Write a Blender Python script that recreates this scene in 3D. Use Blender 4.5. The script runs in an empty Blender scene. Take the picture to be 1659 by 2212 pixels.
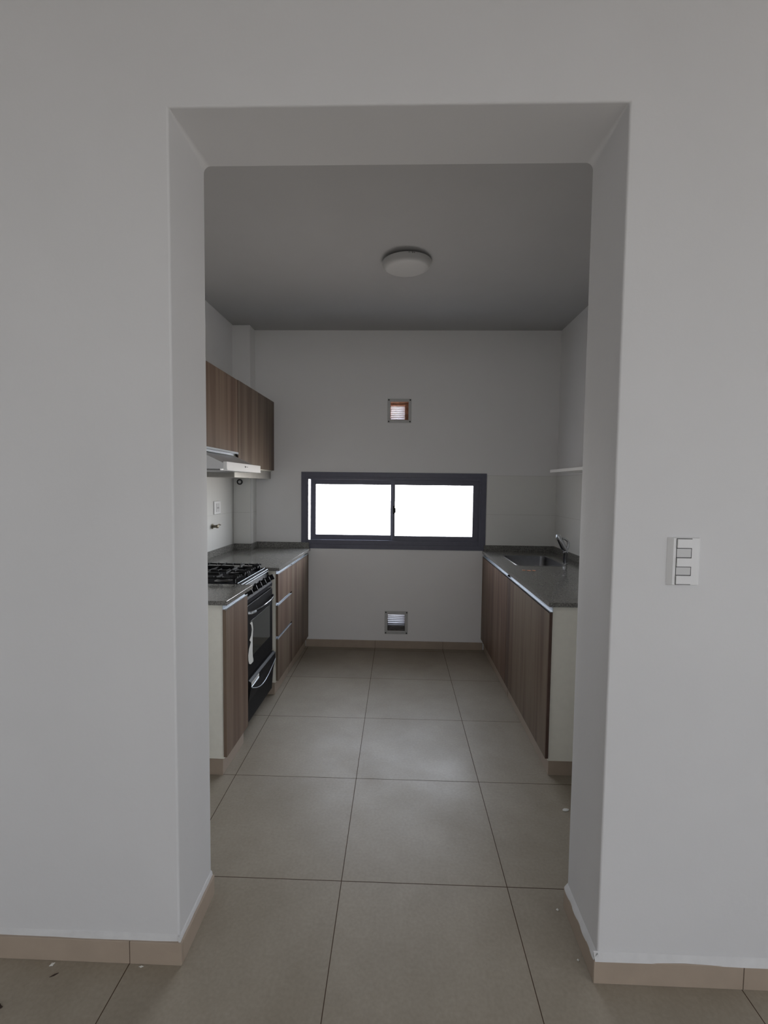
import bpy, bmesh, math, random
from mathutils import Vector, Matrix
random.seed(7)
SC = bpy.context.scene
COL = SC.collection

# ------------------------------------------------------------------ camera
FPX = 1010.63
CAM = Vector((0.1889, -1.6242, 1.4426))
YAW, PITCH, ROLL = 0.0300, -0.0563, 0.0113
fw = Vector((math.sin(-YAW)*math.cos(PITCH), math.cos(YAW)*math.cos(PITCH), math.sin(PITCH)))
rt = Vector((math.cos(YAW), math.sin(YAW), 0.0))
up = rt.cross(fw)
rt2 = rt*math.cos(ROLL) + up*math.sin(ROLL)
up2 = up*math.cos(ROLL) - rt*math.sin(ROLL)
cd = bpy.data.cameras.new('camera')
cam = bpy.data.objects.new('camera', cd); COL.objects.link(cam)
cd.sensor_fit = 'VERTICAL'; cd.sensor_height = 24.0; cd.lens = FPX*24.0/2212.0
cd.clip_start = 0.02
cam.matrix_world = Matrix(((rt2.x, up2.x, -fw.x, CAM.x), (rt2.y, up2.y, -fw.y, CAM.y), (rt2.z, up2.z, -fw.z, CAM.z), (0, 0, 0, 1)))
SC.camera = cam

# ------------------------------------------------------------------ light
SC.view_settings.view_transform = 'Standard'
SC.view_settings.look = 'None'
SC.view_settings.gamma = 1.0
SC.view_settings.use_curve_mapping = False
SC.view_settings.exposure = -0.28
SKY_REAR, SKY_FAR = 1.65, 15.5      # rear / far horizon
SKY_LEFT, SKY_RIGHT = 0.30, 3.1    # multipliers towards -x / +x
w = bpy.data.worlds.new('World'); SC.world = w; w.use_nodes = True
wn = w.node_tree; bgn = wn.nodes['Background']
wtc = wn.nodes.new('ShaderNodeTexCoord'); wsep = wn.nodes.new('ShaderNodeSeparateXYZ'); wr = wn.nodes.new('ShaderNodeValToRGB')
wn.links.new(wtc.outputs['Generated'], wsep.inputs[0])
wmr = wn.nodes.new('ShaderNodeMapRange'); wmr.inputs['From Min'].default_value = -1; wmr.inputs['From Max'].default_value = 1
wn.links.new(wsep.outputs['Z'], wmr.inputs['Value']); wn.links.new(wmr.outputs['Result'], wr.inputs[0])
wr.color_ramp.elements[0].position = 0.0; wr.color_ramp.elements[0].color = (0.50, 0.45, 0.40, 1)
wr.color_ramp.elements[1].position = 1.0; wr.color_ramp.elements[1].color = (0.73, 0.85, 1.04, 1)
e = wr.color_ramp.elements.new(0.44); e.color = (0.62, 0.60, 0.57, 1)
e = wr.color_ramp.elements.new(0.50); e.color = (0.965, 0.985, 1.0, 1)
wn.links.new(wr.outputs[0], bgn.inputs['Color'])
# the sky is brightest behind the kitchen window (+y) and towards the right (+x)
def wmap(out, a, b):
    m = wn.nodes.new('ShaderNodeMapRange'); m.inputs['From Min'].default_value = -1.0 if a < 0 else 0.0
    m.inputs['From Max'].default_value = 1.0; m.inputs['To Min'].default_value = abs(a); m.inputs['To Max'].default_value = b
    wn.links.new(wsep.outputs[out], m.inputs['Value']); return m.outputs['Result']
wmul = wn.nodes.new('ShaderNodeMath'); wmul.operation = 'MULTIPLY'
wn.links.new(wmap('Y', SKY_REAR, SKY_FAR), wmul.inputs[0]); wn.links.new(wmap('X', -SKY_LEFT, SKY_RIGHT), wmul.inputs[1])
wn.links.new(wmul.outputs[0], bgn.inputs['Strength'])

def portal(name, loc, rot, sx, sy):
    l = bpy.data.lights.new(name, 'AREA'); l.shape = 'RECTANGLE'; l.size = sx; l.size_y = sy
    l.cycles.is_portal = True
    o = bpy.data.objects.new(name, l); COL.objects.link(o); o.location = loc; o.rotation_euler = rot
    return o
# living room glazing: right-hand wall (behind / right of the camera) and rear wall (unseen, widened to light the kitchen)
RW = dict(x=4.2, y0=-4.9, y1=-1.5, z0=0.85, z1=2.5)
BW = dict(y=-5.2, x0=-2.2, x1=4.0, z0=0.85, z1=2.5)
portal('portal_right', (RW['x']+0.17, (RW['y0']+RW['y1'])/2, (RW['z0']+RW['z1'])/2), (0, math.pi/2, 0), RW['z1']-RW['z0'], RW['y1']-RW['y0'])
portal('portal_rear', ((BW['x0']+BW['x1'])/2, BW['y']-0.17, (BW['z0']+BW['z1'])/2), (math.pi/2, 0, 0), BW['x1']-BW['x0'], BW['z1']-BW['z0'])
portal('portal_kitchen', (0.146, 2.68, 1.22), (-math.pi/2, 0, 0), 1.6, 0.66)

# ------------------------------------------------------------------ materials
def newmat(name):
    m = bpy.data.materials.new(name); m.use_nodes = True
    return m, m.node_tree, m.node_tree.nodes['Principled BSDF']
def srgb(r, g, b):
    def c(v):
        v /= 255.0
        return v/12.92 if v <= 0.04045 else ((v+0.055)/1.055)**2.4
    return (c(r), c(g), c(b), 1)
def N(nt, t, **kw):
    n = nt.nodes.new(t)
    for k, v in kw.items():
        if k in n.inputs.keys(): n.inputs[k].default_value = v
        else: setattr(n, k, v)
    return n
def coords(nt, scale=(1, 1, 1)):
    tc = N(nt, 'ShaderNodeTexCoord'); mp = N(nt, 'ShaderNodeMapping'); mp.inputs['Scale'].default_value = scale
    nt.links.new(tc.outputs['Object'], mp.inputs['Vector'])
    return mp.outputs['Vector']
def ramp(nt, src, stops):
    r = N(nt, 'ShaderNodeValToRGB'); cr = r.color_ramp
    cr.elements[0].position, cr.elements[0].color = stops[0]
    cr.elements[1].position, cr.elements[1].color = stops[-1]
    for p, c in stops[1:-1]:
        x = cr.elements.new(p); x.color = c
    nt.links.new(src, r.inputs[0]); return r.outputs[0]
def simple(name, col, rough=0.5, metal=0.0, noise=0.0, nscale=30, bump=0.0, coat=0.0, spec=0.5):
    m, nt, b = newmat(name)
    b.inputs['Roughness'].default_value = rough; b.inputs['Metallic'].default_value = metal
    b.inputs['Coat Weight'].default_value = coat; b.inputs['Specular IOR Level'].default_value = spec
    nz = N(nt, 'ShaderNodeTexNoise', Scale=nscale, Detail=4.0)
    nt.links.new(coords(nt), nz.inputs['Vector'])
    a = [max(0, c*(1-noise)) for c in col[:3]]; z = [min(1, c*(1+noise)) for c in col[:3]]
    nt.links.new(ramp(nt, nz.outputs['Fac'], [(0.3, (*a, 1)), (0.7, (*z, 1))]), b.inputs['Base Color'])
    if bump:
        bp = N(nt, 'ShaderNodeBump', Strength=bump, Distance=0.002)
        nt.links.new(nz.outputs['Fac'], bp.inputs['Height']); nt.links.new(bp.outputs['Normal'], b.inputs['Normal'])
    return m
def plaster(name, c1, c2, rough=0.75):
    m, nt, b = newmat(name)
    v = coords(nt)
    n1 = N(nt, 'ShaderNodeTexNoise', Scale=1.6, Detail=3.0); nt.links.new(v, n1.inputs['Vector'])
    nt.links.new(ramp(nt, n1.outputs['Fac'], [(0.3, c1), (0.7, c2)]), b.inputs['Base Color'])
    b.inputs['Roughness'].default_value = rough; b.inputs['Specular IOR Level'].default_value = 0.25
    n2 = N(nt, 'ShaderNodeTexNoise', Scale=9.0, Detail=5.0, Roughness=0.6); nt.links.new(v, n2.inputs['Vector'])
    bp = N(nt, 'ShaderNodeBump', Strength=0.25, Distance=0.006)
    nt.links.new(n2.outputs['Fac'], bp.inputs['Height']); nt.links.new(bp.outputs['Normal'], b.inputs['Normal'])
    return m
M = {}
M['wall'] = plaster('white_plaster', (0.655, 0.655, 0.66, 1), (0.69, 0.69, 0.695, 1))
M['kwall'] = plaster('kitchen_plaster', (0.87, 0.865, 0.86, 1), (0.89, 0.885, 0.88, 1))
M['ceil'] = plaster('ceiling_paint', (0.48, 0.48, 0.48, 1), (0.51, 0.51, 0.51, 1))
M['room'] = plaster('living_room_paint', (0.80, 0.80, 0.80, 1), (0.84, 0.84, 0.84, 1))

def tile_floor():
    m, nt, b = newmat('beige_floor_tile')
    tc = N(nt, 'ShaderNodeTexCoord'); v = tc.outputs['Object']
    sp = N(nt, 'ShaderNodeSeparateXYZ'); nt.links.new(v, sp.inputs[0])
    def edge(o):
        d = N(nt, 'ShaderNodeMath', operation='DIVIDE'); nt.links.new(o, d.inputs[0]); d.inputs[1].default_value = 0.6
        r = N(nt, 'ShaderNodeMath', operation='ROUND'); nt.links.new(d.outputs[0], r.inputs[0])
        s = N(nt, 'ShaderNodeMath', operation='SUBTRACT'); nt.links.new(d.outputs[0], s.inputs[0]); nt.links.new(r.outputs[0], s.inputs[1])
        a = N(nt, 'ShaderNodeMath', operation='ABSOLUTE'); nt.links.new(s.outputs[0], a.inputs[0])
        f = N(nt, 'ShaderNodeMath', operation='FLOOR'); nt.links.new(d.outputs[0], f.inputs[0])
        return a.outputs[0], f.outputs[0]
    ax, fx = edge(sp.outputs['X']); ay, fy = edge(sp.outputs['Y'])
    mn = N(nt, 'ShaderNodeMath', operation='MINIMUM'); nt.links.new(ax, mn.inputs[0]); nt.links.new(ay, mn.inputs[1])
    gr = N(nt, 'ShaderNodeMath', operation='LESS_THAN'); nt.links.new(mn.outputs[0], gr.inputs[0]); gr.inputs[1].default_value = 0.0024
    cb = N(nt, 'ShaderNodeCombineXYZ'); nt.links.new(fx, cb.inputs[0]); nt.links.new(fy, cb.inputs[1])
    wn_ = N(nt, 'ShaderNodeTexWhiteNoise', noise_dimensions='3D'); nt.links.new(cb.outputs[0], wn_.inputs['Vector'])
    n1 = N(nt, 'ShaderNodeTexNoise', Scale=3.2, Detail=6.0, Roughness=0.62); nt.links.new(v, n1.inputs['Vector'])
    n3 = N(nt, 'ShaderNodeTexNoise', Scale=90.0, Detail=2.0); nt.links.new(v, n3.inputs['Vector'])
    c1 = ramp(nt, n1.outputs['Fac'], [(0.25, srgb(154, 144, 128)), (0.75, srgb(173, 164, 149))])
    mx = N(nt, 'ShaderNodeMixRGB', blend_type='MULTIPLY'); mx.inputs[0].default_value = 0.25
    nt.links.new(c1, mx.inputs[1]); nt.links.new(n3.outputs['Fac'], mx.inputs[2])
    tv = N(nt, 'ShaderNodeMapRange'); tv.inputs['To Min'].default_value = 0.97; tv.inputs['To Max'].default_value = 1.05
    nt.links.new(wn_.outputs['Value'], tv.inputs['Value'])
    hs = N(nt, 'ShaderNodeHueSaturation'); nt.links.new(mx.outputs[0], hs.inputs['Color']); nt.links.new(tv.outputs[0], hs.inputs['Value'])
    mg = N(nt, 'ShaderNodeMixRGB'); nt.links.new(gr.outputs[0], mg.inputs[0]); nt.links.new(hs.outputs[0], mg.inputs[1]); mg.inputs[2].default_value = srgb(72, 54, 42)
    nt.links.new(mg.outputs[0], b.inputs['Base Color'])
    # smears of dried cleaning water change the gloss, not the colour
    n4 = N(nt, 'ShaderNodeTexNoise', Scale=2.4, Detail=5.0, Roughness=0.6); nt.links.new(v, n4.inputs['Vector'])
    rr = N(nt, 'ShaderNodeMapRange'); rr.inputs['From Min'].default_value = 0.3; rr.inputs['From Max'].default_value = 0.7
    rr.inputs['To Min'].default_value = 0.35; rr.inputs['To Max'].default_value = 0.52
    nt.links.new(n4.outputs['Fac'], rr.inputs['Value'])
    ra = N(nt, 'ShaderNodeMath', operation='MULTIPLY_ADD'); nt.links.new(gr.outputs[0], ra.inputs[0]); ra.inputs[1].default_value = 0.4
    nt.links.new(rr.outputs[0], ra.inputs[2]); nt.links.new(ra.outputs[0], b.inputs['Roughness'])
    bp = N(nt, 'ShaderNodeBump', Strength=0.6, Distance=0.002, invert=True); nt.links.new(gr.outputs[0], bp.inputs['Height'])
    nt.links.new(bp.outputs['Normal'], b.inputs['Normal'])
    b.inputs['Specular IOR Level'].default_value = 0.33
    return m
M['floor'] = tile_floor()
M['base'] = simple('skirting_tile', srgb(170, 155, 139), 0.4, noise=0.05, nscale=12)
M['joint'] = simple('dark_grout', srgb(80, 64, 52), 0.8)
M['filler'] = simple('white_filler', (0.64, 0.64, 0.64, 1), 0.7, noise=0.04)

def wood():
    m, nt, b = newmat('grey_brown_laminate')
    oi = N(nt, 'ShaderNodeObjectInfo')
    tc = N(nt, 'ShaderNodeTexCoord')
    add = N(nt, 'ShaderNodeVectorMath', operation='ADD'); nt.links.new(tc.outputs['Object'], add.inputs[0])
    mul = N(nt, 'ShaderNodeMath', operation='MULTIPLY'); nt.links.new(oi.outputs['Random'], mul.inputs[0]); mul.inputs[1].default_value = 9.0
    nt.links.new(mul.outputs[0], add.inputs[1])
    mp = N(nt, 'ShaderNodeMapping'); mp.inputs['Scale'].default_value = (13, 13, 0.5); nt.links.new(add.outputs[0], mp.inputs['Vector'])
    n1 = N(nt, 'ShaderNodeTexNoise', Scale=1.0, Detail=3.0, Distortion=0.3); nt.links.new(mp.outputs[0], n1.inputs['Vector'])
    mp2 = N(nt, 'ShaderNodeMapping'); mp2.inputs['Scale'].default_value = (90, 90, 2.0); nt.links.new(add.outputs[0], mp2.inputs['Vector'])
    n2 = N(nt, 'ShaderNodeTexNoise', Scale=1.0, Detail=4.0); nt.links.new(mp2.outputs[0], n2.inputs['Vector'])
    c = ramp(nt, n1.outputs['Fac'], [(0.25, srgb(95, 74, 65)), (0.45, srgb(122, 102, 88)), (0.60, srgb(141, 126, 110)), (0.78, srgb(114, 88, 78))])
    c2 = ramp(nt, n2.outputs['Fac'], [(0.3, (0.82, 0.80, 0.78, 1)), (0.7, (1, 1, 1, 1))])
    mx = N(nt, 'ShaderNodeMixRGB', blend_type='MULTIPLY'); mx.inputs[0].default_value = 0.7
    nt.links.new(c, mx.inputs[1]); nt.links.new(c2, mx.inputs[2])
    tint = ramp(nt, oi.outputs['Random'], [(0.0, (0.88, 0.81, 0.78, 1)), (1.0, (0.74, 0.77, 0.76, 1))])
    mt = N(nt, 'ShaderNodeMixRGB', blend_type='MULTIPLY'); mt.inputs[0].default_value = 1.0
    nt.links.new(mx.outputs[0], mt.inputs[1]); nt.links.new(tint, mt.inputs[2]); nt.links.new(mt.outputs[0], b.inputs['Base Color'])
    b.inputs['Roughness'].default_value = 0.5; b.inputs['Specular IOR Level'].default_value = 0.35
    return m
M['wood'] = wood()
M['woodedge'] = simple('dark_laminate_edge', srgb(84, 64, 56), 0.55, noise=0.1)

def granite():
    m, nt, b = newmat('grey_granite')
    v = coords(nt)
    n1 = N(nt, 'ShaderNodeTexNoise', Scale=160.0, Detail=5.0, Roughness=0.7); nt.links.new(v, n1.inputs['Vector'])
    vo = N(nt, 'ShaderNodeTexVoronoi', Scale=260.0); nt.links.new(v, vo.inputs['Vector'])
    c = ramp(nt, n1.outputs['Fac'], [(0.30, srgb(62, 61, 58)), (0.5, srgb(118, 117, 113)), (0.70, srgb(168, 166, 160))])
    c2 = ramp(nt, vo.outputs['Distance'], [(0.05, (0.55, 0.53, 0.5, 1)), (0.5, (1, 1, 1, 1))])
    mx = N(nt, 'ShaderNodeMixRGB', blend_type='MULTIPLY'); mx.inputs[0].default_value = 0.8
    nt.links.new(c, mx.inputs[1]); nt.links.new(c2, mx.inputs[2]); nt.links.new(mx.outputs[0], b.inputs['Base Color'])
    b.inputs['Roughness'].default_value = 0.16; b.inputs['Specular IOR Level'].default_value = 0.55
    return m
M['granite'] = granite()

def walltile(name, w0, h0, ox, oz, axis, k=1.0):
    m, nt, b = newmat(name)
    tc = N(nt, 'ShaderNodeTexCoord'); sp = N(nt, 'ShaderNodeSeparateXYZ'); nt.links.new(tc.outputs['Object'], sp.inputs[0])
    def e(o, s, off, wd):
        a = N(nt, 'ShaderNodeMath', operation='SUBTRACT'); nt.links.new(o, a.inputs[0]); a.inputs[1].default_value = off
        d = N(nt, 'ShaderNodeMath', operation='DIVIDE'); nt.links.new(a.outputs[0], d.inputs[0]); d.inputs[1].default_value = s
        r = N(nt, 'ShaderNodeMath', operation='ROUND'); nt.links.new(d.outputs[0], r.inputs[0])
        q = N(nt, 'ShaderNodeMath', operation='SUBTRACT'); nt.links.new(d.outputs[0], q.inputs[0]); nt.links.new(r.outputs[0], q.inputs[1])
        z = N(nt, 'ShaderNodeMath', operation='ABSOLUTE'); nt.links.new(q.outputs[0], z.inputs[0])
        l = N(nt, 'ShaderNodeMath', operation='LESS_THAN'); nt.links.new(z.outputs[0], l.inputs[0]); l.inputs[1].default_value = wd/s
        return l.outputs[0]
    g1 = e(sp.outputs['Z'], h0, oz, 0.0012); g2 = e(sp.outputs[axis], w0, ox, 0.0008)
    mxm = N(nt, 'ShaderNodeMath', operation='MAXIMUM'); nt.links.new(g1, mxm.inputs[0]); nt.links.new(g2, mxm.inputs[1])
    mg = N(nt, 'ShaderNodeMixRGB'); nt.links.new(mxm.outputs[0], mg.inputs[0]); mg.inputs[1].default_value = (0.83*k, 0.83*k, 0.80*k, 1); mg.inputs[2].default_value = (0.64*k, 0.63*k, 0.60*k, 1)
    nt.links.new(mg.outputs[0], b.inputs['Base Color'])
    b.inputs['Roughness'].default_value = 0.35
    return m
M['tileX'] = walltile('cream_wall_tile_x', 0.60, 0.3375, 1.56, 1.202, 'X')
M['tileY'] = walltile('cream_wall_tile_y', 0.60, 0.3375, 2.47, 1.202, 'Y')
M['tileL_shaded'] = walltile('cream_wall_tile_left_shaded', 0.60, 0.3375, 2.47, 1.202, 'Y', 0.72)  # same cream tile, colour darkened to hold back the window's glow here
M['white'] = simple('white_melamine', srgb(244, 242, 230), 0.45, noise=0.02)
M['alu'] = simple('brushed_aluminium', (0.60, 0.645, 0.70, 1), 0.40, metal=0.7, noise=0.03)
M['chrome'] = simple('chrome', (0.50, 0.51, 0.53, 1), 0.10, metal=1.0)
M['steel'] = simple('stainless_steel', (0.24, 0.24, 0.25, 1), 0.30, metal=1.0, noise=0.05)
M['hood'] = simple('white_enamel', (0.74, 0.75, 0.76, 1), 0.32, noise=0.02)
M['charcoal'] = simple('charcoal_frame', srgb(96, 97, 112), 0.42, noise=0.05)
M['black'] = simple('black_enamel', (0.008, 0.008, 0.009, 1), 0.5, noise=0.1, spec=0.12)
M['iron'] = simple('cast_iron', (0.010, 0.010, 0.010, 1), 0.6, noise=0.2, spec=0.25)
M['panel'] = simple('dark_metallic_panel', (0.012, 0.012, 0.017, 1), 0.55, spec=0.1)
M['ovenglass'] = simple('oven_window_glass', (0.03, 0.036, 0.034, 1), 0.06, coat=0.4)
M['plastic'] = simple('white_plastic', (0.74, 0.74, 0.74, 1), 0.35, noise=0.01)
M['plastic2'] = simple('grey_white_plastic', (0.58, 0.58, 0.58, 1), 0.4, noise=0.01)
M['dark'] = simple('dark_gap', (0.04, 0.04, 0.04, 1), 0.8)
M['lamp'] = simple('opal_plastic', (0.54, 0.54, 0.53, 1), 0.5)
M['galv'] = simple('galvanised_vent_plate', (0.52, 0.52, 0.51, 1), 0.5, metal=0.1, noise=0.06)
M['bricks'] = simple('raw_brick', srgb(196, 148, 122), 0.9, noise=0.4, nscale=25, bump=0.6)
M['slat'] = simple('white_vent_slat', (0.66, 0.67, 0.72, 1), 0.5)
M['mortar'] = simple('rough_mortar', (0.20, 0.19, 0.18, 1), 0.9, noise=0.3, bump=0.5)
M['slatgrey'] = simple('grey_vent_slat', (0.36, 0.37, 0.40, 1), 0.5)
M['shelf'] = simple('white_shelf_board', (0.90, 0.90, 0.90, 1), 0.4)
M['paper'] = simple('white_paper', (0.72, 0.72, 0.68, 1), 0.7, noise=0.03)
M['ink'] = simple('grey_print', (0.12, 0.12, 0.12, 1), 0.7)
M['brass'] = simple('dull_brass', (0.16, 0.14, 0.10, 1), 0.4, metal=0.7, noise=0.2)
M['scrap'] = simple('orange_fleck', srgb(226, 160, 128), 0.6, noise=0.3, nscale=60)
M['wire'] = simple('pale_beam', (0.42, 0.41, 0.38, 1), 0.35, metal=0.5, noise=0.05)
M['scrap_and_seam'] = simple('dark_scrap_and_seam_shade', srgb(50, 34, 26), 0.8)  # floor scraps, and the shade painted into door seams
def glassmat():
    m = bpy.data.materials.new('clear_pane'); m.use_nodes = True; nt = m.node_tree
    out = nt.nodes['Material Output']; nt.nodes.remove(nt.nodes['Principled BSDF'])
    t = N(nt, 'ShaderNodeBsdfTransparent'); g = N(nt, 'ShaderNodeBsdfGlossy', Roughness=0.02)
    t.inputs[0].default_value = (0.94, 0.936, 0.94, 1)
    mx = N(nt, 'ShaderNodeMixShader'); mx.inputs[0].default_value = 0.06
    nt.links.new(t.outputs[0], mx.inputs[1]); nt.links.new(g.outputs[0], mx.inputs[2]); nt.links.new(mx.outputs[0], out.inputs['Surface'])
    return m
M['glass'] = glassmat()

# ------------------------------------------------------------------ helpers
class MB:
    def __init__(s): s.v = []; s.f = []; s.m = []
    def add(s, vs, fs, mi=0):
        o = len(s.v); s.v += [Vector(v) for v in vs]; s.f += [tuple(i+o for i in f) for f in fs]; s.m += [mi]*len(fs); return s
    def box(s, x0, x1, y0, y1, z0, z1, mi=0):
        return s.add([(x0,y0,z0),(x1,y0,z0),(x1,y1,z0),(x0,y1,z0),(x0,y0,z1),(x1,y0,z1),(x1,y1,z1),(x0,y1,z1)],
                     [(0,3,2,1),(4,5,6,7),(0,1,5,4),(1,2,6,5),(2,3,7,6),(3,0,4,7)], mi)
    def loft(s, loops, mi=0, cap0=True, cap1=True, closed=True):
        n = len(loops[0]); vs = [p for l in loops for p in l]; fs = []
        for i in range(len(loops)-1):
            for k in range(n if closed else n-1):
                a = i*n+k; b = i*n+(k+1) % n
                fs.append((a, b, b+n, a+n))
        if cap0: fs.append(tuple(reversed(range(n))))
        if cap1: fs.append(tuple(range((len(loops)-1)*n, len(loops)*n)))
        return s.add(vs, fs, mi)
    def prism_y(s, prof, y0, y1, mi=0):      # profile in x,z extruded along y
        return s.loft([[(x, y0, z) for x, z in prof], [(x, y1, z) for x, z in prof]], mi)
    def cyl(s, c, axis, r, h, n=24, r2=None, mi=0):
        a = Vector(axis).normalized(); t = a.orthogonal().normalized(); b = a.cross(t); c = Vector(c)
        r2 = r if r2 is None else r2
        return s.loft([[c+(t*math.cos(q)+b*math.sin(q))*rr+a*d for q in [2*math.pi*i/n for i in range(n)]] for rr, d in ((r, 0), (r2, h))], mi)
    def lathe(s, c, axis, prof, n=40, mi=0):
        a = Vector(axis).normalized(); t = a.orthogonal().normalized(); b = a.cross(t); c = Vector(c)
        return s.loft([[c+(t*math.cos(q)+b*math.sin(q))*rr+a*d for q in [2*math.pi*i/n for i in range(n)]] for rr, d in prof], mi)
    def tube(s, pts, r, n=12, mi=0, flat=1.0):
        pts = [Vector(p) for p in pts]; loops = []
        rs = r if isinstance(r, (list, tuple)) else [r]*len(pts)
        t0 = (pts[1]-pts[0]).normalized(); u = t0.orthogonal().normalized()
        for i, p in enumerate(pts):
            t = (pts[min(i+1, len(pts)-1)]-pts[max(i-1, 0)]).normalized()
            u = (u-t*u.dot(t)).normalized(); w_ = t.cross(u)
            loops.append([p+(u*math.cos(q)+w_*math.sin(q)*flat)*rs[i] for q in [2*math.pi*k/n for k in range(n)]])
        return s.loft(loops, mi)
    def build(s, name, mats, parent=None, bevel=0, smooth=False, seg=2):
        org = Vector(parent['_o']) if parent is not None else Vector((0, 0, 0))
        me = bpy.data.meshes.new(name)
        me.from_pydata([tuple(v-org) for v in s.v], [], s.f)
        for mm in (mats if isinstance(mats, (list, tuple)) else [mats]): me.materials.append(M[mm])
        for p, i in zip(me.polygons, s.m): p.material_index = i
        bm = bmesh.new(); bm.from_mesh(me); bmesh.ops.recalc_face_normals(bm, faces=bm.faces[:]); bm.to_mesh(me); bm.free()
        o = bpy.data.objects.new(name, me); COL.objects.link(o)
        if smooth:
            me.shade_smooth() if hasattr(me, 'shade_smooth') else None
            me.set_sharp_from_angle(angle=math.radians(38))
        if bevel:
            b = o.modifiers.new('bevel', 'BEVEL'); b.width = bevel; b.segments = seg; b.limit_method = 'ANGLE'; b.angle_limit = math.radians(40)
        if parent is not None:
            o.parent = parent; o['_o'] = tuple(org)
        return o
def box(*a): return MB().box(*a)
LEFT = []
def thing(name, label, cat, loc, group=None, left=False, kind=None):
    o = bpy.data.objects.new(name, None); COL.objects.link(o); o.location = loc; o.empty_display_size = 0.1
    o['_o'] = tuple(loc)
    if label: o['label'] = label
    if cat: o['category'] = cat
    if group: o['group'] = group
    if kind: o['kind'] = kind
    if left: LEFT.append(o)
    return o
def tag(o, label=None, cat=None, group=None, kind=None, left=False):
    for k, v in (('label', label), ('category', cat), ('group', group), ('kind', kind)):
        if v: o[k] = v
    if left: LEFT.append(o)
    return o
def struct(o, label, cat, left=False): return tag(o, label, cat, kind='structure', left=left)

def slab(mb, axis, a0, a1, z0, z1, d0, d1, holes, rmat=0, fm=0):
    """solid wall in the (a,z) plane, thickness d0..d1, rectangular holes (a0,a1,z0,z1,material)"""
    As = sorted({a0, a1, *[h[0] for h in holes], *[h[1] for h in holes]}); Zs = sorted({z0, z1, *[h[2] for h in holes], *[h[3] for h in holes]})
    P = (lambda a, z, d: (a, d, z)) if axis == 'x' else (lambda a, z, d: (d, a, z))
    hole = lambda a, z: any(h[0] < a < h[1] and h[2] < z < h[3] for h in holes)
    for i in range(len(As)-1):
        for k in range(len(Zs)-1):
            if hole((As[i]+As[i+1])/2, (Zs[k]+Zs[k+1])/2): continue
            for d in (d0, d1):
                mb.add([P(As[i], Zs[k], d), P(As[i+1], Zs[k], d), P(As[i+1], Zs[k+1], d), P(As[i], Zs[k+1], d)], [(0, 1, 2, 3)], fm)
    def strip(u0, w0, u1, w1, mi): mb.add([P(u0, w0, d0), P(u1, w1, d0), P(u1, w1, d1), P(u0, w0, d1)], [(0, 1, 2, 3)], mi)
    for (u0, u1, w0, w1, mi) in [(a0, a1, z0, z1, fm)]+list(holes):
        strip(u0, w0, u1, w0, mi); strip(u0, w1, u1, w1, mi); strip(u0, w0, u0, w1, mi); strip(u1, w0, u1, w1, mi)
    return mb
def plate_hole(outer, hole, z0, z1, mi=0):
    """horizontal plate with one hole"""
    bm = bmesh.new(); es = []
    for lp in (outer, hole):
        vs = [bm.verts.new((x, y, z1)) for x, y in lp]
        es += [bm.edges.new((vs[i], vs[(i+1) % len(vs)])) for i in range(len(vs))]
    bmesh.ops.triangle_fill(bm, use_beauty=True, edges=es)
    mb = MB(); bm.verts.index_update()
    co = [v.co.copy() for v in bm.verts]; fs = [tuple(v.index for v in f.verts) for f in bm.faces]; bm.free()
    mb.add(co, fs, mi); mb.add([(c.x, c.y, z0) for c in co], fs, mi)
    for lp in (outer, hole):
        n = len(lp); mb.loft([[(x, y, z0) for x, y in lp], [(x, y, z1) for x, y in lp]], mi, False, False)
    return mb
def rrect(x0, x1, y0, y1, r, n=6):
    out = []
    for cx, cy, a in ((x1-r, y1-r, 0), (x0+r, y1-r, 90), (x0+r, y0+r, 180), (x1-r, y0+r, 270)):
        for i in range(n+1):
            q = math.radians(a+90*i/n); out.append((cx+r*math.cos(q), cy+r*math.sin(q)))
    return out

YB = 2.47          # inner face of the far kitchen wall
ZK = 2.773         # kitchen ceiling
XL, XR = -1.215, 1.558
ZL = 2.98          # living room ceiling
FX0, FX1, FY0 = -3.4, RW['x'], BW['y']
YF, YD = -0.309, -0.071   # faces of the wall with the opening
OX0, OX1, OZ = -0.4515, 0.788, 2.4635

# ------------------------------------------------------------------ structure
struct(box(FX0-0.2, FX1+0.3, FY0-0.3, YB+0.25, -0.15, 0).build('floor', 'floor'), 'large beige square floor tiles with thin brown grout lines', 'floor')
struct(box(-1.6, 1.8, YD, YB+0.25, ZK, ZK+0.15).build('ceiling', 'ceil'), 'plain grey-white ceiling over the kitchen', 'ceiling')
struct(box(FX0-0.2, FX1+0.3, FY0-0.3, YF, ZL, ZL+0.15).build('ceiling', 'room'), 'white ceiling of the front room', 'ceiling')

# wall with the large opening: rounded plaster arrises
def outline(o, cr):
    pts = []
    x0, x1, z1 = OX0-o, OX1+o, OZ+o; r = max(cr, 0.002)
    pts.append((x0, 0.0)); n = 6
    for i in range(n+1):
        q = math.pi-math.pi/2*i/n; pts.append((x0+r+r*math.cos(q), z1-r+r*math.sin(q)))
    for i in range(n+1):
        q = math.pi/2-math.pi/2*i/n; pts.append((x1-r+r*math.cos(q), z1-r+r*math.sin(q)))
    pts.append((x1, 0.0)); return pts
def wob(i, s): return 0.0016*math.sin(i*1.7+s)
mb = MB()
R0 = 0.006; R1 = 0.005
prof = []
for k in range(6):
    q = math.pi/2*k/5; prof.append((R0*(1-math.sin(q)), YF+R0*(1-math.cos(q)), 0.004))
prof.append((0.0, YF+0.08, 0.010)); prof.append((0.0, YD-0.06, 0.018))
for k in range(6):
    q = math.pi/2*k/5; prof.append((R1*(1-math.cos(q)), YD-R1*(1-math.sin(q)), 0.024))
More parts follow.
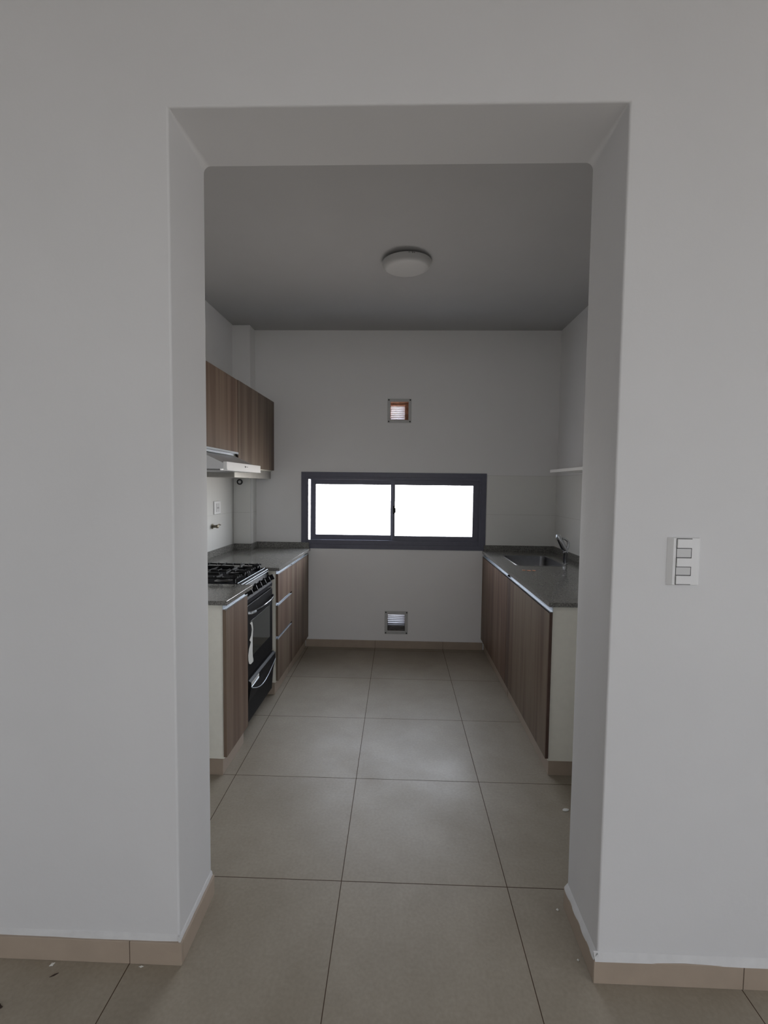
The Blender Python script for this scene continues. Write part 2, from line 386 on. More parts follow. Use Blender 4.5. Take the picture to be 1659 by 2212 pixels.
loops = [[(x, y, z) for x, z in outline(o, cr)] for o, y, cr in prof]
mb.loft(loops, 0, False, False, closed=False)
def face_with_opening(y, o, cr, x0, x1, z1):
    inner = outline(o, cr); lo = [(x0, 0.0)]+[(x0, z1), (x1, z1)]+[(x1, 0.0)]
    bm = bmesh.new(); a = [bm.verts.new((x, y, z)) for x, z in lo]; b = [bm.verts.new((x, y, z)) for x, z in inner]
    es = [bm.edges.new((a[i], a[i+1])) for i in range(3)]+[bm.edges.new((b[i], b[i+1])) for i in range(len(b)-1)]
    es += [bm.edges.new((a[0], b[0])), bm.edges.new((a[3], b[-1]))]
    bmesh.ops.triangle_fill(bm, use_beauty=True, edges=es); bm.verts.index_update()
    mb.add([v.co.copy() for v in bm.verts], [tuple(v.index for v in f.verts) for f in bm.faces]); bm.free()
face_with_opening(YF, prof[0][0], prof[0][2], FX0-0.2, FX1+0.3, ZL+0.15)
face_with_opening(YD, prof[-1][0], prof[-1][2], FX0-0.2, FX1+0.3, ZL+0.15)
mb.add([(FX0-0.2, YF, 0), (FX0-0.2, YD, 0), (FX0-0.2, YD, ZL+0.15), (FX0-0.2, YF, ZL+0.15)], [(0, 1, 2, 3)])
mb.add([(FX1+0.3, YF, 0), (FX1+0.3, YD, 0), (FX1+0.3, YD, ZL+0.15), (FX1+0.3, YF, ZL+0.15)], [(0, 1, 2, 3)])
mb.add([(FX0-0.2, YF, ZL+0.15), (FX1+0.3, YF, ZL+0.15), (FX1+0.3, YD, ZL+0.15), (FX0-0.2, YD, ZL+0.15)], [(0, 1, 2, 3)])
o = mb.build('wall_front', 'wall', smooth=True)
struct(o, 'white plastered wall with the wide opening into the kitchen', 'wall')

# far kitchen wall with window and two vent holes
VX0, VX1 = 0.112, 0.268
HOLES = [(-0.655, 0.947, 0.892, 1.548, 0), (VX0, VX1, 2.012, 2.168, 1), (VX0-0.005, VX1-0.005, 0.155, 0.305, 2)]
mb = slab(MB(), 'x', -1.6, 1.8, 0, ZK+0.15, YB, YB+0.20, HOLES)
mb.box(VX1-0.0285, VX1-0.0002, YB+0.09, YB+0.199, 2.0125, 2.1675, 1); mb.box(VX0+0.0002, VX1-0.0285, YB+0.09, YB+0.199, 2.154, 2.1675, 1)
struct(mb.build('wall_back', ['kwall', 'bricks', 'mortar']), 'pale far wall of the kitchen around the low wide window', 'wall')
struct(box(XL-0.15, XL, YD-0.03, YB+0.05, 0, ZK+0.02).build('wall_left', 'kwall'), 'pale left wall of the kitchen behind the stove and cabinets', 'wall', left=True)
struct(box(XR, XR+0.15, YD, YB, 0, ZK).build('wall_right', 'kwall'), 'pale right wall of the kitchen beside the sink', 'wall')
BX0, BX1, BY0 = XL-0.01, -1.068, 2.33
struct(box(BX0, BX1, BY0, YB+0.0, 0, ZK).build('wall_corner', 'kwall', bevel=0.006), 'boxed-in pipe column in the far left kitchen corner', 'wall')

# living room shell behind the camera
struct(slab(MB(), 'y', FY0, YF, 0, ZL, FX1, FX1+0.15, [(RW['y0'], RW['y1'], RW['z0'], RW['z1'], 0)]).build('wall_right', 'room'), 'right wall of the front room with a glazed opening', 'wall')
struct(slab(MB(), 'x', FX0, FX1, 0, ZL, FY0-0.15, FY0, [(BW['x0'], BW['x1'], BW['z0'], BW['z1'], 0)]).build('wall_rear', 'room'), 'rear wall of the front room with a glazed opening', 'wall')
struct(box(FX0-0.15, FX0, FY0, YF, 0, ZL).build('wall_left', 'room'), 'left wall of the front room', 'wall')
def big_window(name, axis, a0, a1, z0, z1, d, label):
    t = thing(name, label, 'window', ((a0+a1)/2, d, z0) if axis == 'x' else (d, (a0+a1)/2, z0), kind='structure')
    B = (lambda mb, u0, u1, w0, w1, e0, e1: mb.box(u0, u1, e0, e1, w0, w1)) if axis == 'x' else (lambda mb, u0, u1, w0, w1, e0, e1: mb.box(e0, e1, u0, u1, w0, w1))
    m1 = MB(); mid = (a0+a1)/2
    B(m1, a0, a0+0.06, z0, z1, d-0.03, d+0.03); B(m1, a1-0.06, a1, z0, z1, d-0.03, d+0.03); B(m1, mid-0.04, mid+0.04, z0, z1, d-0.03, d+0.03)
    B(m1, a0+.06, mid-.04, z0, z0+0.06, d-0.03, d+0.03); B(m1, mid+.04, a1-.06, z0, z0+0.06, d-0.03, d+0.03)
    B(m1, a0+.06, mid-.04, z1-0.06, z1, d-0.03, d+0.03); B(m1, mid+.04, a1-.06, z1-0.06, z1, d-0.03, d+0.03)
    m1.build('window_frame', 'charcoal', t)
    for u0, u1 in ((a0+0.06, mid-0.04), (mid+0.04, a1-0.06)):
        m2 = MB(); B(m2, u0, u1, z0+0.06, z1-0.06, d-0.003, d+0.003); m2.build('window_pane', 'glass', t)
big_window('window_2', 'y', RW['y0'], RW['y1'], RW['z0'], RW['z1'], FX1+0.08, 'tall dark framed sliding window in the right wall of the front room')
big_window('window_3', 'x', BW['x0'], BW['x1'], BW['z0'], BW['z1'], FY0-0.08, 'unseen sliding window in the rear wall of the front room, widened to light the kitchen')

# skirting
SK = 0.012; SH = 0.070
def skirt_x(name, x0, x1, yw, sgn, joints, label, h=SH):
    t = thing(name, label, 'skirting', ((x0+x1)/2, yw, 0), kind='structure')
    ya, yb = sorted((yw, yw+sgn*SK))
    ends = [x0]+[j for j in joints if x0 < j < x1]+[x1]
    for i in range(len(ends)-1):
        box(ends[i]+(0.001 if i else 0), ends[i+1]-0.001, ya, yb, 0, h).build('skirting_tile', 'base', t, bevel=0.0012)
    m1 = MB()
    for j in ends[1:-1]: m1.box(j-0.001, j+0.001, ya+0.001, yb-0.001 if sgn > 0 else yb, 0, h-0.001)
    if m1.f: m1.build('grout_joint', 'joint', t)
    return t
def filler_x(x0, x1, yw, sgn, parent, h=SH, seed=0, wd=0.0115):
    n = 40; lp = []
    for i in range(n+1):
        x = x0+(x1-x0)*i/n; k = 1+0.16*math.sin(i*0.9+seed)+0.1*math.sin(i*2.3+seed*2)
        lp.append([(x, yw, h-0.0015), (x, yw+sgn*wd*min(k, 1.1), h-0.0015), (x, yw+sgn*wd*0.8*k, h+0.003*k), (x, yw+sgn*0.003, h+0.014*k), (x, yw-sgn*0.001, h+0.018)])
    MB().loft(lp).build('plaster_filler', 'filler', parent, smooth=True)
t = skirt_x('baseboard_left', FX0, OX0+SK, YF, -1, [-2.4, -1.8, -1.2, -0.599], 'beige tile skirting along the front wall, left of the opening')
filler_x(FX0, OX0+0.003, YF, -1, t, wd=0.007)
t = skirt_x('baseboard_right', OX1-SK, FX1, YF, -1, [1.203, 1.8, 2.4, 3.0, 3.6], 'beige tile skirting along the front wall, right of the opening')
filler_x(OX1-0.010, FX1, YF, -1, t, seed=2, wd=0.0125)
def jamb(name, x, sgn, label, wd):
    t = thing(name, label, 'skirting', (x, (YF+YD)/2, 0), kind='structure')
    xa, xb = sorted((x, x+sgn*SK))
    box(xa, xb, YF, YD, 0, SH).build('skirting_tile', 'base', t, bevel=0.0012)
    n = 20; lp = []
    for i in range(n+1):
        y = YF-0.008+(YD-YF+0.008)*i/n; k = 1+0.10*math.sin(i*1.1+x*9)
        lp.append([(x, y, SH-0.0015), (x+sgn*wd*k, y, SH-0.0015), (x+sgn*wd*0.85*k, y, SH+0.003), (x+sgn*0.003, y, SH+0.013*k), (x-sgn*0.001, y, SH+0.016)])
    MB().loft(lp).build('plaster_filler', 'filler', t, smooth=True)
jamb('baseboard_jamb_left', OX0, 1, 'beige tile skirting on the left jamb of the opening', 0.006)
jamb('baseboard_jamb_right', OX1, -1, 'beige tile skirting with a white filler ledge on the right jamb', 0.0125)
skirt_x('baseboard_back', -0.618, 0.950, YB, -1, [0.0, 0.6], 'beige tile skirting under the window on the far kitchen wall', h=0.066)

# wall tiling
struct(box(0.9565, XR, YB-0.006, YB, 0.90, 1.541).build('trim_1', 'tileX'), 'cream wall tiles between the window and the right corner', 'wall tiles')
struct(box(XR-0.006, XR, 0.3, YB-0.006, 0.86, 1.541).build('trim_2', 'tileY'), 'cream wall tiles on the right wall above the sink', 'wall tiles')
struct(box(XL, XL+0.006, 0.5, 2.325, 0.86, 1.541).build('trim_3', 'tileL_shaded'), 'cream wall tiles on the left wall above the stove', 'wall tiles', left=True)
mb = MB(); mb.box(XL+0.0, BX1+0.006, BY0-0.006, BY0, 0.90, 1.541, 0); mb.box(BX1, BX1+0.006, BY0, YB, 0.90, 1.541, 0)
mb.box(BX1+0.001, BX1+0.0085, BY0-0.0085, BY0-0.001, 0.92, 1.541, 1)
struct(mb.build('trim_4', ['tileX', 'plastic']), 'cream wall tiles with a white edge strip around the corner pipe column', 'wall tiles')

# ------------------------------------------------------------------ kitchen window
t = thing('window_1', 'low wide sliding window with a charcoal frame in the far wall', 'window', (0.146, YB, 0.883), kind='structure')
WX0, WX1, WZ0, WZ1 = -0.662, 0.953, 0.883, 1.556
ya, yb = YB-0.012, YB+0.075
fr = MB()
def ring(mb, x0, x1, z0, z1, l, r_, b_, t_, y0, y1, mi=0):
    mb.box(x0, x0+l, y0, y1, z0, z1, mi); mb.box(x1-r_, x1, y0, y1, z0, z1, mi)
    mb.box(x0+l, x1-r_, y0, y1, z0, z0+b_, mi); mb.box(x0+l, x1-r_, y0, y1, z1-t_, z1, mi)
ring(fr, WX0, WX1, WZ0, WZ1, 0.040, 0.040, 0.040, 0.040, YB-0.010, YB-0.0005)
ring(fr, -0.654, 0.946, 0.893, 1.547, 0.053, 0.052, 0.068, 0.056, YB-0.004, YB+0.010)
ring(fr, -0.654, 0.946, 0.893, 1.547, 0.038, 0.038, 0.048, 0.042, YB+0.0101, YB+0.085)
fr.build('outer_frame', 'charcoal', t, bevel=0.0015)
def sash(x0, x1, l, r_, y0, y1, z0, z1, bt, tp):
    m1 = MB(); ring(m1, x0, x1, z0, z1, l, r_, bt, tp, y0, y1)
    s = m1.build('sash', 'charcoal', t, bevel=0.0015)
    box(x0+l-0.002, x1-r_+0.002, (y0+y1)/2-0.002, (y0+y1)/2+0.002, z0+bt-0.002, z1-tp+0.002).build('window_pane', 'glass', s)
    return s
sash(-0.591, 0.152, 0.048, 0.030, YB+0.045, YB+0.07, 0.944, 1.502, 0.058, 0.054)
s2 = sash(0.140, 0.906, 0.022, 0.064, YB+0.012, YB+0.037, 0.944, 1.502, 0.058, 0.054)
lt = MB(); lt.box(0.142, 0.160, YB+0.000, YB+0.012, 1.195, 1.265); lt.box(0.152, 0.168, YB-0.012, YB+0.002, 1.205, 1.250)
lt.build('latch', 'black', s2, bevel=0.002)

# ------------------------------------------------------------------ vents
def vent(cx, cz, label, mode):
    t = thing('wall_vent', label, 'vent', (cx, YB, cz), group='square ventilation grilles in the far wall')
    h = 0.103; ih = 0.078
    fr = MB(); ring(fr, cx-h, cx+h, cz-h, cz+h, h-ih, h-ih, h-ih, h-ih, YB-0.005, YB-0.0005)
    fr.build('cover_plate', 'galv', t, bevel=0.001)
    for sx in (-1, 1):
        for sz in (-1, 1):
            MB().cyl((cx+sx*0.092, YB-0.005, cz+sz*0.092), (0, -1, 0), 0.006, 0.004, 12).build('screw', 'dark', t)
    g = MB(); xr = cx+ih-(0.028 if mode == 'up' else 0.0); zt_ = cz+ih-(0.012 if mode == 'up' else 0.0)
    n = 9; pitch = 2*ih/n
    for i in range(n+1):
        z = cz-ih+pitch*i; zt = min(z+0.0105, zt_); zb = max(z-0.0105, cz-ih)
        if zt < zb+0.002: continue
        g.box(cx-ih, xr, YB+0.150, YB+0.1525, max(cz-ih, zt-0.0065), zt)
        g.add([(cx-ih, YB+0.155, zt), (xr, YB+0.155, zt), (xr, YB+0.172, zb), (cx-ih, YB+0.172, zb),
               (cx-ih, YB+0.1535, zt-0.001), (xr, YB+0.1535, zt-0.001), (xr, YB+0.1705, zb-0.001), (cx-ih, YB+0.1705, zb-0.001)],
              [(0, 1, 2, 3), (7, 6, 5, 4), (0, 4, 5, 1), (1, 5, 6, 2), (2, 6, 7, 3), (3, 7, 4, 0)])
    g.build('grille_slats', 'slat' if mode == 'up' else 'slatgrey', t)
    return t
vent(0.190, 2.090, 'square vent high above the window showing thin bright slats and brick', 'up')
vent(0.185, 0.230, 'square vent low on the wall just above the skirting', 'low')

# ------------------------------------------------------------------ ceiling lamp
t = thing('ceiling_lamp', 'round flat white lamp on the kitchen ceiling', 'ceiling lamp', (0.222, 1.20, ZK))
MB().cyl((0.222, 1.225, ZK-0.012), (0, 0, 1), 0.115, 0.0115, 40).build('mounting_base', 'dark', t)
ax = Vector((-0.022, -0.030, 1)).normalized()
MB().lathe(Vector((0.222, 1.225, ZK-0.0098))-ax*0.040, ax, [(0.03, 0.0), (0.104, 0.001), (0.120, 0.004), (0.133, 0.011), (0.141, 0.021), (0.145, 0.032), (0.146, 0.038), (0.142, 0.040)], 64).build('diffuser', 'lamp', t, smooth=True)
mk = MB()
for i, wd in enumerate((0.005, 0.003, 0.006, 0.005)):
    q = -1.50+i*0.07
    mk.cyl((0.222+0.1452*math.cos(q), 1.225+0.1452*math.sin(q), ZK-0.0205), (math.cos(q), math.sin(q), 0), wd*0.6, 0.0015, 8)
mk.build('rating_mark', 'ink', t)

# ------------------------------------------------------------------ light switch
t = thing('light_switch', 'tall white four-module wall switch right of the opening', 'light switch', (0.981, YF, 1.243))
sx0, sx1, sz0, sz1 = 0.936, 1.027, 1.176, 1.309
def frus(mb, x0, x1, z0, z1, y0, y1, il, ir, it, mi=0):
    mb.loft([[(x0, y0, z0), (x1, y0, z0), (x1, y0, z1), (x0, y0, z1)], [(x0+il, y1, z0+it), (x1-ir, y1, z0+it), (x1-ir, y1, z1-it), (x0+il, y1, z1-it)]], mi)
pm = MB(); frus(pm, sx0, sx1, sz0, sz1, YF, YF-0.010, 0.013, 0.010, 0.001)
pm.build('cover_plate', 'plastic', t, bevel=0.0012)
mw0, mw1 = 0.957, 0.998; hh = (sz1-sz0-0.006)/4
mats = ['plastic', 'plastic2', 'plastic', 'plastic2', 'plastic']
zs = [0.1260, 0.1010, 0.0750, 0.0500, 0.0265, 0.0015]
zs = [0.130, 0.1035, 0.0775, 0.052, 0.0285, 0.003]
for i in range(5):
    a, b_ = sz0+zs[i+1], sz0+zs[i]
    raised = i in (0, 2, 4)
    m1 = MB(); y1 = YF-0.0135 if raised else YF-0.0105
    frus(m1, mw0+0.0006, mw1-0.0006, a+0.0006, b_-0.0006, YF-0.009, y1, 0.0005, 0.0005, 0.0005)
    m1.build('rocker' if raised else 'blank_module', 'plastic' if raised else 'plastic2', t, bevel=0.0004)
box(mw0-0.0006, mw1+0.0006, YF-0.0102, YF-0.009, sz0+0.002, sz1-0.002).build('module_gap', 'dark', t)

# ------------------------------------------------------------------ cabinets
CT0, CT1 = 0.862, 0.884     # worktop underside / top
def channel(xf, xb, y0, y1, z, name, par):
    """aluminium finger-grip profile: floor plate, upturned back, small front lip. xf front, xb back"""
    s = 1 if xb > xf else -1
    mb = MB()
    mb.box(*sorted((xf, xb)), y0, y1, z-0.0035, z)
    mb.box(*sorted((xb-s*0.002, xb)), y0, y1, z, z+0.019)
    mb.box(*sorted((xf, xf+s*0.0025)), y0, y1, z-0.009, z+0.004)
    return mb.build(name, 'alu', par, bevel=0.0005)
def plinth(par, xa, xb, y0, y1, h, side=None):
    m1 = MB(); m1.box(xa, xb, y0, y1, 0, h)
    o = m1.build('plinth', 'base', par, bevel=0.001); return o

# left side (fronts face +x)
CF, DF = -0.6125, -0.594    # carcass front, door face
def left_unit(name, label, y0, y1, doors, drawers, grp=None):
    t = thing(name, label, 'cabinet', ((XL+CF)/2, (y0+y1)/2, 0), group=grp, left=True)
    bm_ = box(XL+0.008, CF, y0, min(y1, 2.28), 0.085, CT0-0.001)
    if y1 > 2.28: bm_.box(BX1+0.035, CF, 2.28, y1, 0.085, CT0-0.001)
    bm_.build('cabinet_body', 'white', t, bevel=0.0008)
    plinth(t, XL+0.008 if y1 < 2.28 else BX1+0.035, CF-0.008, y0+0.004, y1-0.001, 0.084)
    for (a, b_, z0, z1) in doors:
        m1 = box(CF+0.002, DF, a, b_, z0, z1-0.003)
        d = m1.build('door', 'wood', t, bevel=0.0006)
        channel(DF, CF+0.001, a, b_, z1, 'handle', d)
    for (a, b_, z0, z1) in drawers:
        d = box(CF+0.002, DF, a, b_, z0, z1-0.003).build('drawer', 'wood', t, bevel=0.0006)
        channel(DF, CF+0.001, a, b_, z1, 'handle', d)
        hb = MB().box(DF-0.006, DF+0.0007, b_-0.006, b_-0.001, z1-0.006, z1+0.006)
        hb.build('end_cap', 'black', d)
    return t
left_unit('base_cabinet', 'narrow single-door base cabinet nearest the opening, before the stove', 0.590, 0.885, [(0.580, 0.884, 0.100, 0.838)], [])
left_unit('drawer_cabinet', 'three-drawer wood-grain base cabinet just past the stove', 1.488, 1.862, [], [(1.489, 1.860, 0.640, 0.838), (1.489, 1.860, 0.408, 0.622), (1.489, 1.860, 0.098, 0.392)])
left_unit('base_cabinet', 'single-door base cabinet between the drawers and the far wall', 1.864, YB-0.02, [(1.864, YB-0.024, 0.098, 0.838)], [])

# left worktops
def splash_strip(mb, *a): mb.box(*a)
mb = box(XL+0.007, -0.580, 0.556, 0.932, CT0, CT1)
o = mb.build('worktop', 'granite', bevel=0.0015); tag(o, 'short grey granite worktop on the cabinet before the stove', 'worktop', left=True)
t = thing('worktop', 'grey granite worktop with low upstand in the far left corner', 'worktop', (-0.9, 1.95, CT0), left=True)
mb = MB(); mb.box(XL+0.007, -0.580, 1.462, YB-0.175, CT0, CT1); mb.box(BX1+0.020, -0.580, YB-0.175, YB-0.011, CT0, CT1)
mb.build('worktop_slab', 'granite', t, bevel=0.0012)
mb = MB(); mb.box(BX1+0.020, -0.590, YB-0.022, YB-0.011, CT1, CT1+0.052)
mb.box(BX1+0.009, BX1+0.020, YB-0.175, YB-0.011, CT1-0.001, CT1+0.052)
mb.box(XL+0.018, BX1+0.020, YB-0.186, YB-0.175, CT1, CT1+0.052)
mb.box(XL+0.007, XL+0.018, 1.462, YB-0.186, CT1, CT1+0.052)
mb.build('upstand', 'granite', t, bevel=0.0012)

# wall cabinets (fronts at local x=-0.90)
UF = -0.900
def wall_unit(label, y0, y1, z0, z1, grip):
    t = thing('wall_cabinet', label, 'wall cabinet', ((XL+UF)/2, (y0+y1)/2, z0), left=True)
    box(XL+0.002, UF-0.019, y0, y1, z0, z1).build('cabinet_body', 'white', t, bevel=0.0008)
    d = box(UF-0.018, UF, y0+(0.002 if grip else 0.006), y1-0.002, z0 if not grip else z0+0.004, z1).build('door', 'wood', t, bevel=0.0006)
    if grip:
        m1 = MB(); m1.box(UF-0.022, UF+0.003, y0+0.002, y1-0.002, z0-0.002, z0+0.003); m1.box(UF+0.001, UF+0.003, y0+0.002, y1-0.002, z0-0.002, z0+0.012)
        m1.box(UF-0.022, UF-0.019, y0+0.002, y1-0.03, z0-0.014, z0-0.002)
        m1.build('handle', 'alu', d, bevel=0.0005)
        MB().box(UF-0.014, UF+0.001, y1-0.022, y1-0.004, z0-0.010, z0-0.002).build('end_cap', 'black', d)
    return t
wall_unit('shorter wall cabinet above the range hood with a light grip strip', 0.985, 1.584, 1.648, 2.152, True)
t2 = t = wall_unit('taller wood-grain wall cabinet nearest the far wall', 1.586, YB-0.02, 1.564, 2.155, False)
box(XL+0.002, UF-0.019, 1.586, YB-0.022, 1.556, 1.5635).build('bottom_panel', 'white', t, bevel=0.0005)
MB().box(UF-0.0186, UF-0.0004, 1.5835, 1.5915, 1.565, 2.154).build('edge_and_seam_shade', 'scrap_and_seam', t, bevel=0)  # dark strip filling the gap between the doors, painted as its shade
m1 = MB(); m1.box(XL+0.003, UF-0.028, 1.588, YB-0.03, 1.489, 1.555)
m1.build('light_rail', 'wire', t, bevel=0.001)

# range hood
t = thing('range_hood', 'slim white range hood under the short wall cabinet above the stove', 'range hood', (-1.0, 1.27, 1.52), left=True)
HX = -0.738
prof = [(XL+0.008, 1.527), (HX-0.022, 1.527), (HX-0.022, 1.561), (-0.905, 1.628), (XL+0.008, 1.628)]
MB().prism_y(prof, 0.972, 1.566).build('hood_body', 'hood', t, bevel=0.001)
frp = box(HX-0.021, HX, 0.970, 1.568, 1.5255, 1.568).build('front_panel', 'shelf', t, bevel=0.0015)
mk = MB(); mk.cyl((HX, 1.265, 1.549), (1, 0, 0), 0.0055, 0.002, 12); mk.box(HX, HX+0.001, 1.275, 1.315, 1.548, 1.5505)
mk.build('badge', 'ink', frp)
MB().box(HX-0.020, HX+0.002, 0.971, 1.567, 1.520, 1.5255).build('lower_lip', 'shelf', frp)
MB().box(XL+0.03, HX-0.05, 1.0, 1.54, 1.520, 1.527).build('filter', 'steel', t)

# ------------------------------------------------------------------ stove
SY0, SY1 = 0.944, 1.436; SF = -0.6185
t = thing('gas_stove', 'black free-standing gas stove with six knobs between the left cabinets', 'stove', (-0.9, 1.19, 0), left=True)
SB = -1.19
box(SB, SF-0.040, SY0, SY1, 0.055, 0.862).build('stove_body', 'black', t, bevel=0.002)
ct = MB(); ct.box(SB, SF-0.034, SY0-0.004, SY1+0.004, 0.862, 0.872, 0)
for a in ((SB, SB+0.012, SY0-0.004, SY1+0.004), (SF-0.060, SF-0.052, SY0-0.004, SY1+0.004), (SB, SF-0.05, SY0-0.004, SY0+0.006), (SB, SF-0.05, SY1-0.006, SY1+0.004)):
    ct.box(a[0], a[1], a[2], a[3], 0.872, 0.886, 0)
ct.build('cooktop', 'panel', t, bevel=0.001)
m1 = MB(); m1.box(SF-0.0535, SF-0.0515, SY0, SY1, 0.8845, 0.8875); m1.box(SF-0.036, SF-0.030, SY0, SY1, 0.876, 0.881); m1.box(SF-0.027, SF-0.0235, SY0, SY1, 0.866, 0.870)
m1.build('front_trim', 'alu', t, bevel=0.0006)
# burners and grates
for bx in (-1.04, -0.80):
    for by in (1.065, 1.315):
        m1 = MB(); m1.lathe((bx, by, 0.872), (0, 0, 1), [(0.050, 0), (0.052, 0.004), (0.036, 0.010), (0.034, 0.014)], 28)
        b = m1.build('burner', 'steel', t, smooth=True)
        MB().lathe((bx, by, 0.886), (0, 0, 1), [(0.030, 0), (0.032, 0.003), (0.029, 0.007), (0.01, 0.009)], 24).build('burner_cap', 'iron', b, smooth=True)
for gy0, gy1 in ((SY0+0.012, 1.186), (1.194, SY1-0.012)):
    m1 = MB(); gx0, gx1 = SB+0.02, SF-0.068; z0, z1 = 0.906, 0.915; b = 0.0045
    for y in (gy0+b, gy1-b): m1.box(gx0, gx1, y-b, y+b, z0, z1)
    for x in (gx0+b, (gx0+gx1)/2, gx1-b): m1.box(x-b, x+b, gy0, gy1, z0, z1)
    cy = (gy0+gy1)/2
    for x0, x1 in ((gx0, gx0+0.19), (gx0+0.275, gx1-0.0)):
        pass
    for cx in (-1.04, -0.80):
        for dx, dy in ((1, 0), (-1, 0)):
            m1.box(*sorted((cx+dx*0.028, cx+dx*0.125)), cy-0.003, cy+0.003, z0, z1+0.004)
        for dy in (1, -1):
            m1.box(cx-0.003, cx+0.003, *sorted((cy+dy*0.028, cy+dy*0.112)), z0, z1+0.004)
    for i in range(9):
        x = gx0+0.03+(gx1-gx0-0.06)*i/8
        for yy in (gy0+b, gy1-b): m1.box(x-0.003, x+0.003, yy-0.022, yy+0.022, z0+0.001, z1+0.003) if gy0+0.03 < yy+0.022 else m1.box(x-0.003, x+0.003, yy, yy+0.022, z0+0.001, z1+0.003)
    for i in range(7):
        y = gy0+0.02+(gy1-gy0-0.04)*i/6
        m1.box(gx1-0.035, gx1+0.003, y-0.003, y+0.003, z0+0.001, z1+0.004)
    for x in (gx0+0.01, gx1-0.01):
        for y in (gy0+0.01, gy1-0.01): m1.box(x-0.005, x+0.005, y-0.005, y+0.005, 0.872, z0)
    m1.build('grate', 'iron', t)
# sloping control panel
p0 = (SF-0.036, 0.873); p1 = (SF-0.003, 0.765)
MB().prism_y([(SF-0.060, 0.765), p1, (SF-0.001, 0.790), p0, (SF-0.060, 0.873)], SY0, SY1).build('control_panel', 'panel', t, bevel=0.0015)
nrm = Vector((p0[1]-0.790, 0, (SF-0.001)-p0[0])).normalized()
for ky in (0.985, 1.070, 1.155, 1.238, 1.322, 1.405):
    c = Vector((SF-0.014, ky, 0.824))
    m1 = MB(); m1.lathe(c, nrm, [(0.0225, 0), (0.0225, 0.004), (0.018, 0.007), (0.0165, 0.024), (0.0145, 0.027)], 24)
    tdir = Vector((0, 1, 0)).cross(nrm)
    a = c+nrm*0.020
    q = [a+tdir*0.017*s+Vector((0, 1, 0))*0.0042*u for s, u in ((-1, -1), (1, -1), (1, 1), (-1, 1))]
    m1.loft([q, [v+nrm*0.014 for v in q]])
    k = m1.build('knob', 'black', t, smooth=True)
    MB().loft([[a+nrm*0.0142+tdir*s+Vector((0, 1, 0))*u for s, u in ((0.004, -0.001), (0.015, -0.001), (0.015, 0.001), (0.004, 0.001))], [a+nrm*0.0148+tdir*s+Vector((0, 1, 0))*u for s, u in ((0.004, -0.001), (0.015, -0.001), (0.015, 0.001), (0.004, 0.001))]]).build('pointer', 'chrome', k)
box(SF-0.004, SF-0.0005, 1.345, 1.405, 0.7705, 0.7735).build('badge', 'chrome', t)
# oven door
d = box(SF-0.040, SF, SY0+0.002, SY1-0.002, 0.335, 0.757).build('oven_door', 'black', t, bevel=0.003)
box(SF-0.001, SF+0.0012, SY0+0.058, SY1-0.062, 0.445, 0.655).build('oven_window', 'ovenglass', d, bevel=0.0006)
pts = []; 
for i in range(25):
    u = i/24; y = SY0+0.02+(SY1-SY0-0.055)*u; pts.append((SF+0.010+0.036*math.sin(math.pi*u)**0.7, y, 0.712+0.004*math.sin(math.pi*u)))
MB().tube(pts, 0.0095, 12, flat=0.7).build('door_handle', 'black', d, smooth=True)
hl = MB(); hl.tube([(p[0]+0.005, p[1], p[2]+0.0085) for p in pts], 0.0024, 8); hl.build('handle_highlight', 'chrome', d, smooth=True)  # bright strip laid on the handle to stand for its highlight
MB().tube([(SF, SY0+0.018, 0.712), (SF+0.018, SY0+0.026, 0.713), (SF+0.030, SY0+0.060, 0.714)], [0.008, 0.0085, 0.008], 12).build('handle_cap', 'alu', d, smooth=True)
# storage drawer, belly sticking out at the top
MB().prism_y([(SF-0.040, 0.070), (SF-0.006, 0.070), (SF+0.004, 0.20), (SF+0.020, 0.285), (SF+0.020, 0.318), (SF+0.006, 0.328), (SF-0.040, 0.328)], SY0+0.002, SY1+0.002).build('storage_drawer', 'black', t, bevel=0.002)
arc = []
for i in range(25):
    u = i/24; z = 0.288-0.066*math.sin(math.pi*u); y = SY0+0.006+(SY1-SY0-0.03)*u
    arc.append((SF+0.006+(z-0.20)*0.19+0.005+0.006*math.sin(math.pi*u), y, z))
m1 = MB(); m1.tube(arc, 0.0022, 8); m1.tube([(SF+0.0235, SY0+0.004, 0.292), (SF+0.0245, SY0+0.13, 0.300)], 0.0022, 8)
m1.build('drawer_handle', 'alu', t, smooth=True)
for x in (SB+0.05, SF-0.07):
    for y in (SY0+0.05, SY1-0.05): MB().cyl((x, y, 0), (0, 0, 1), 0.018, 0.056, 16).build('foot', 'black', t)
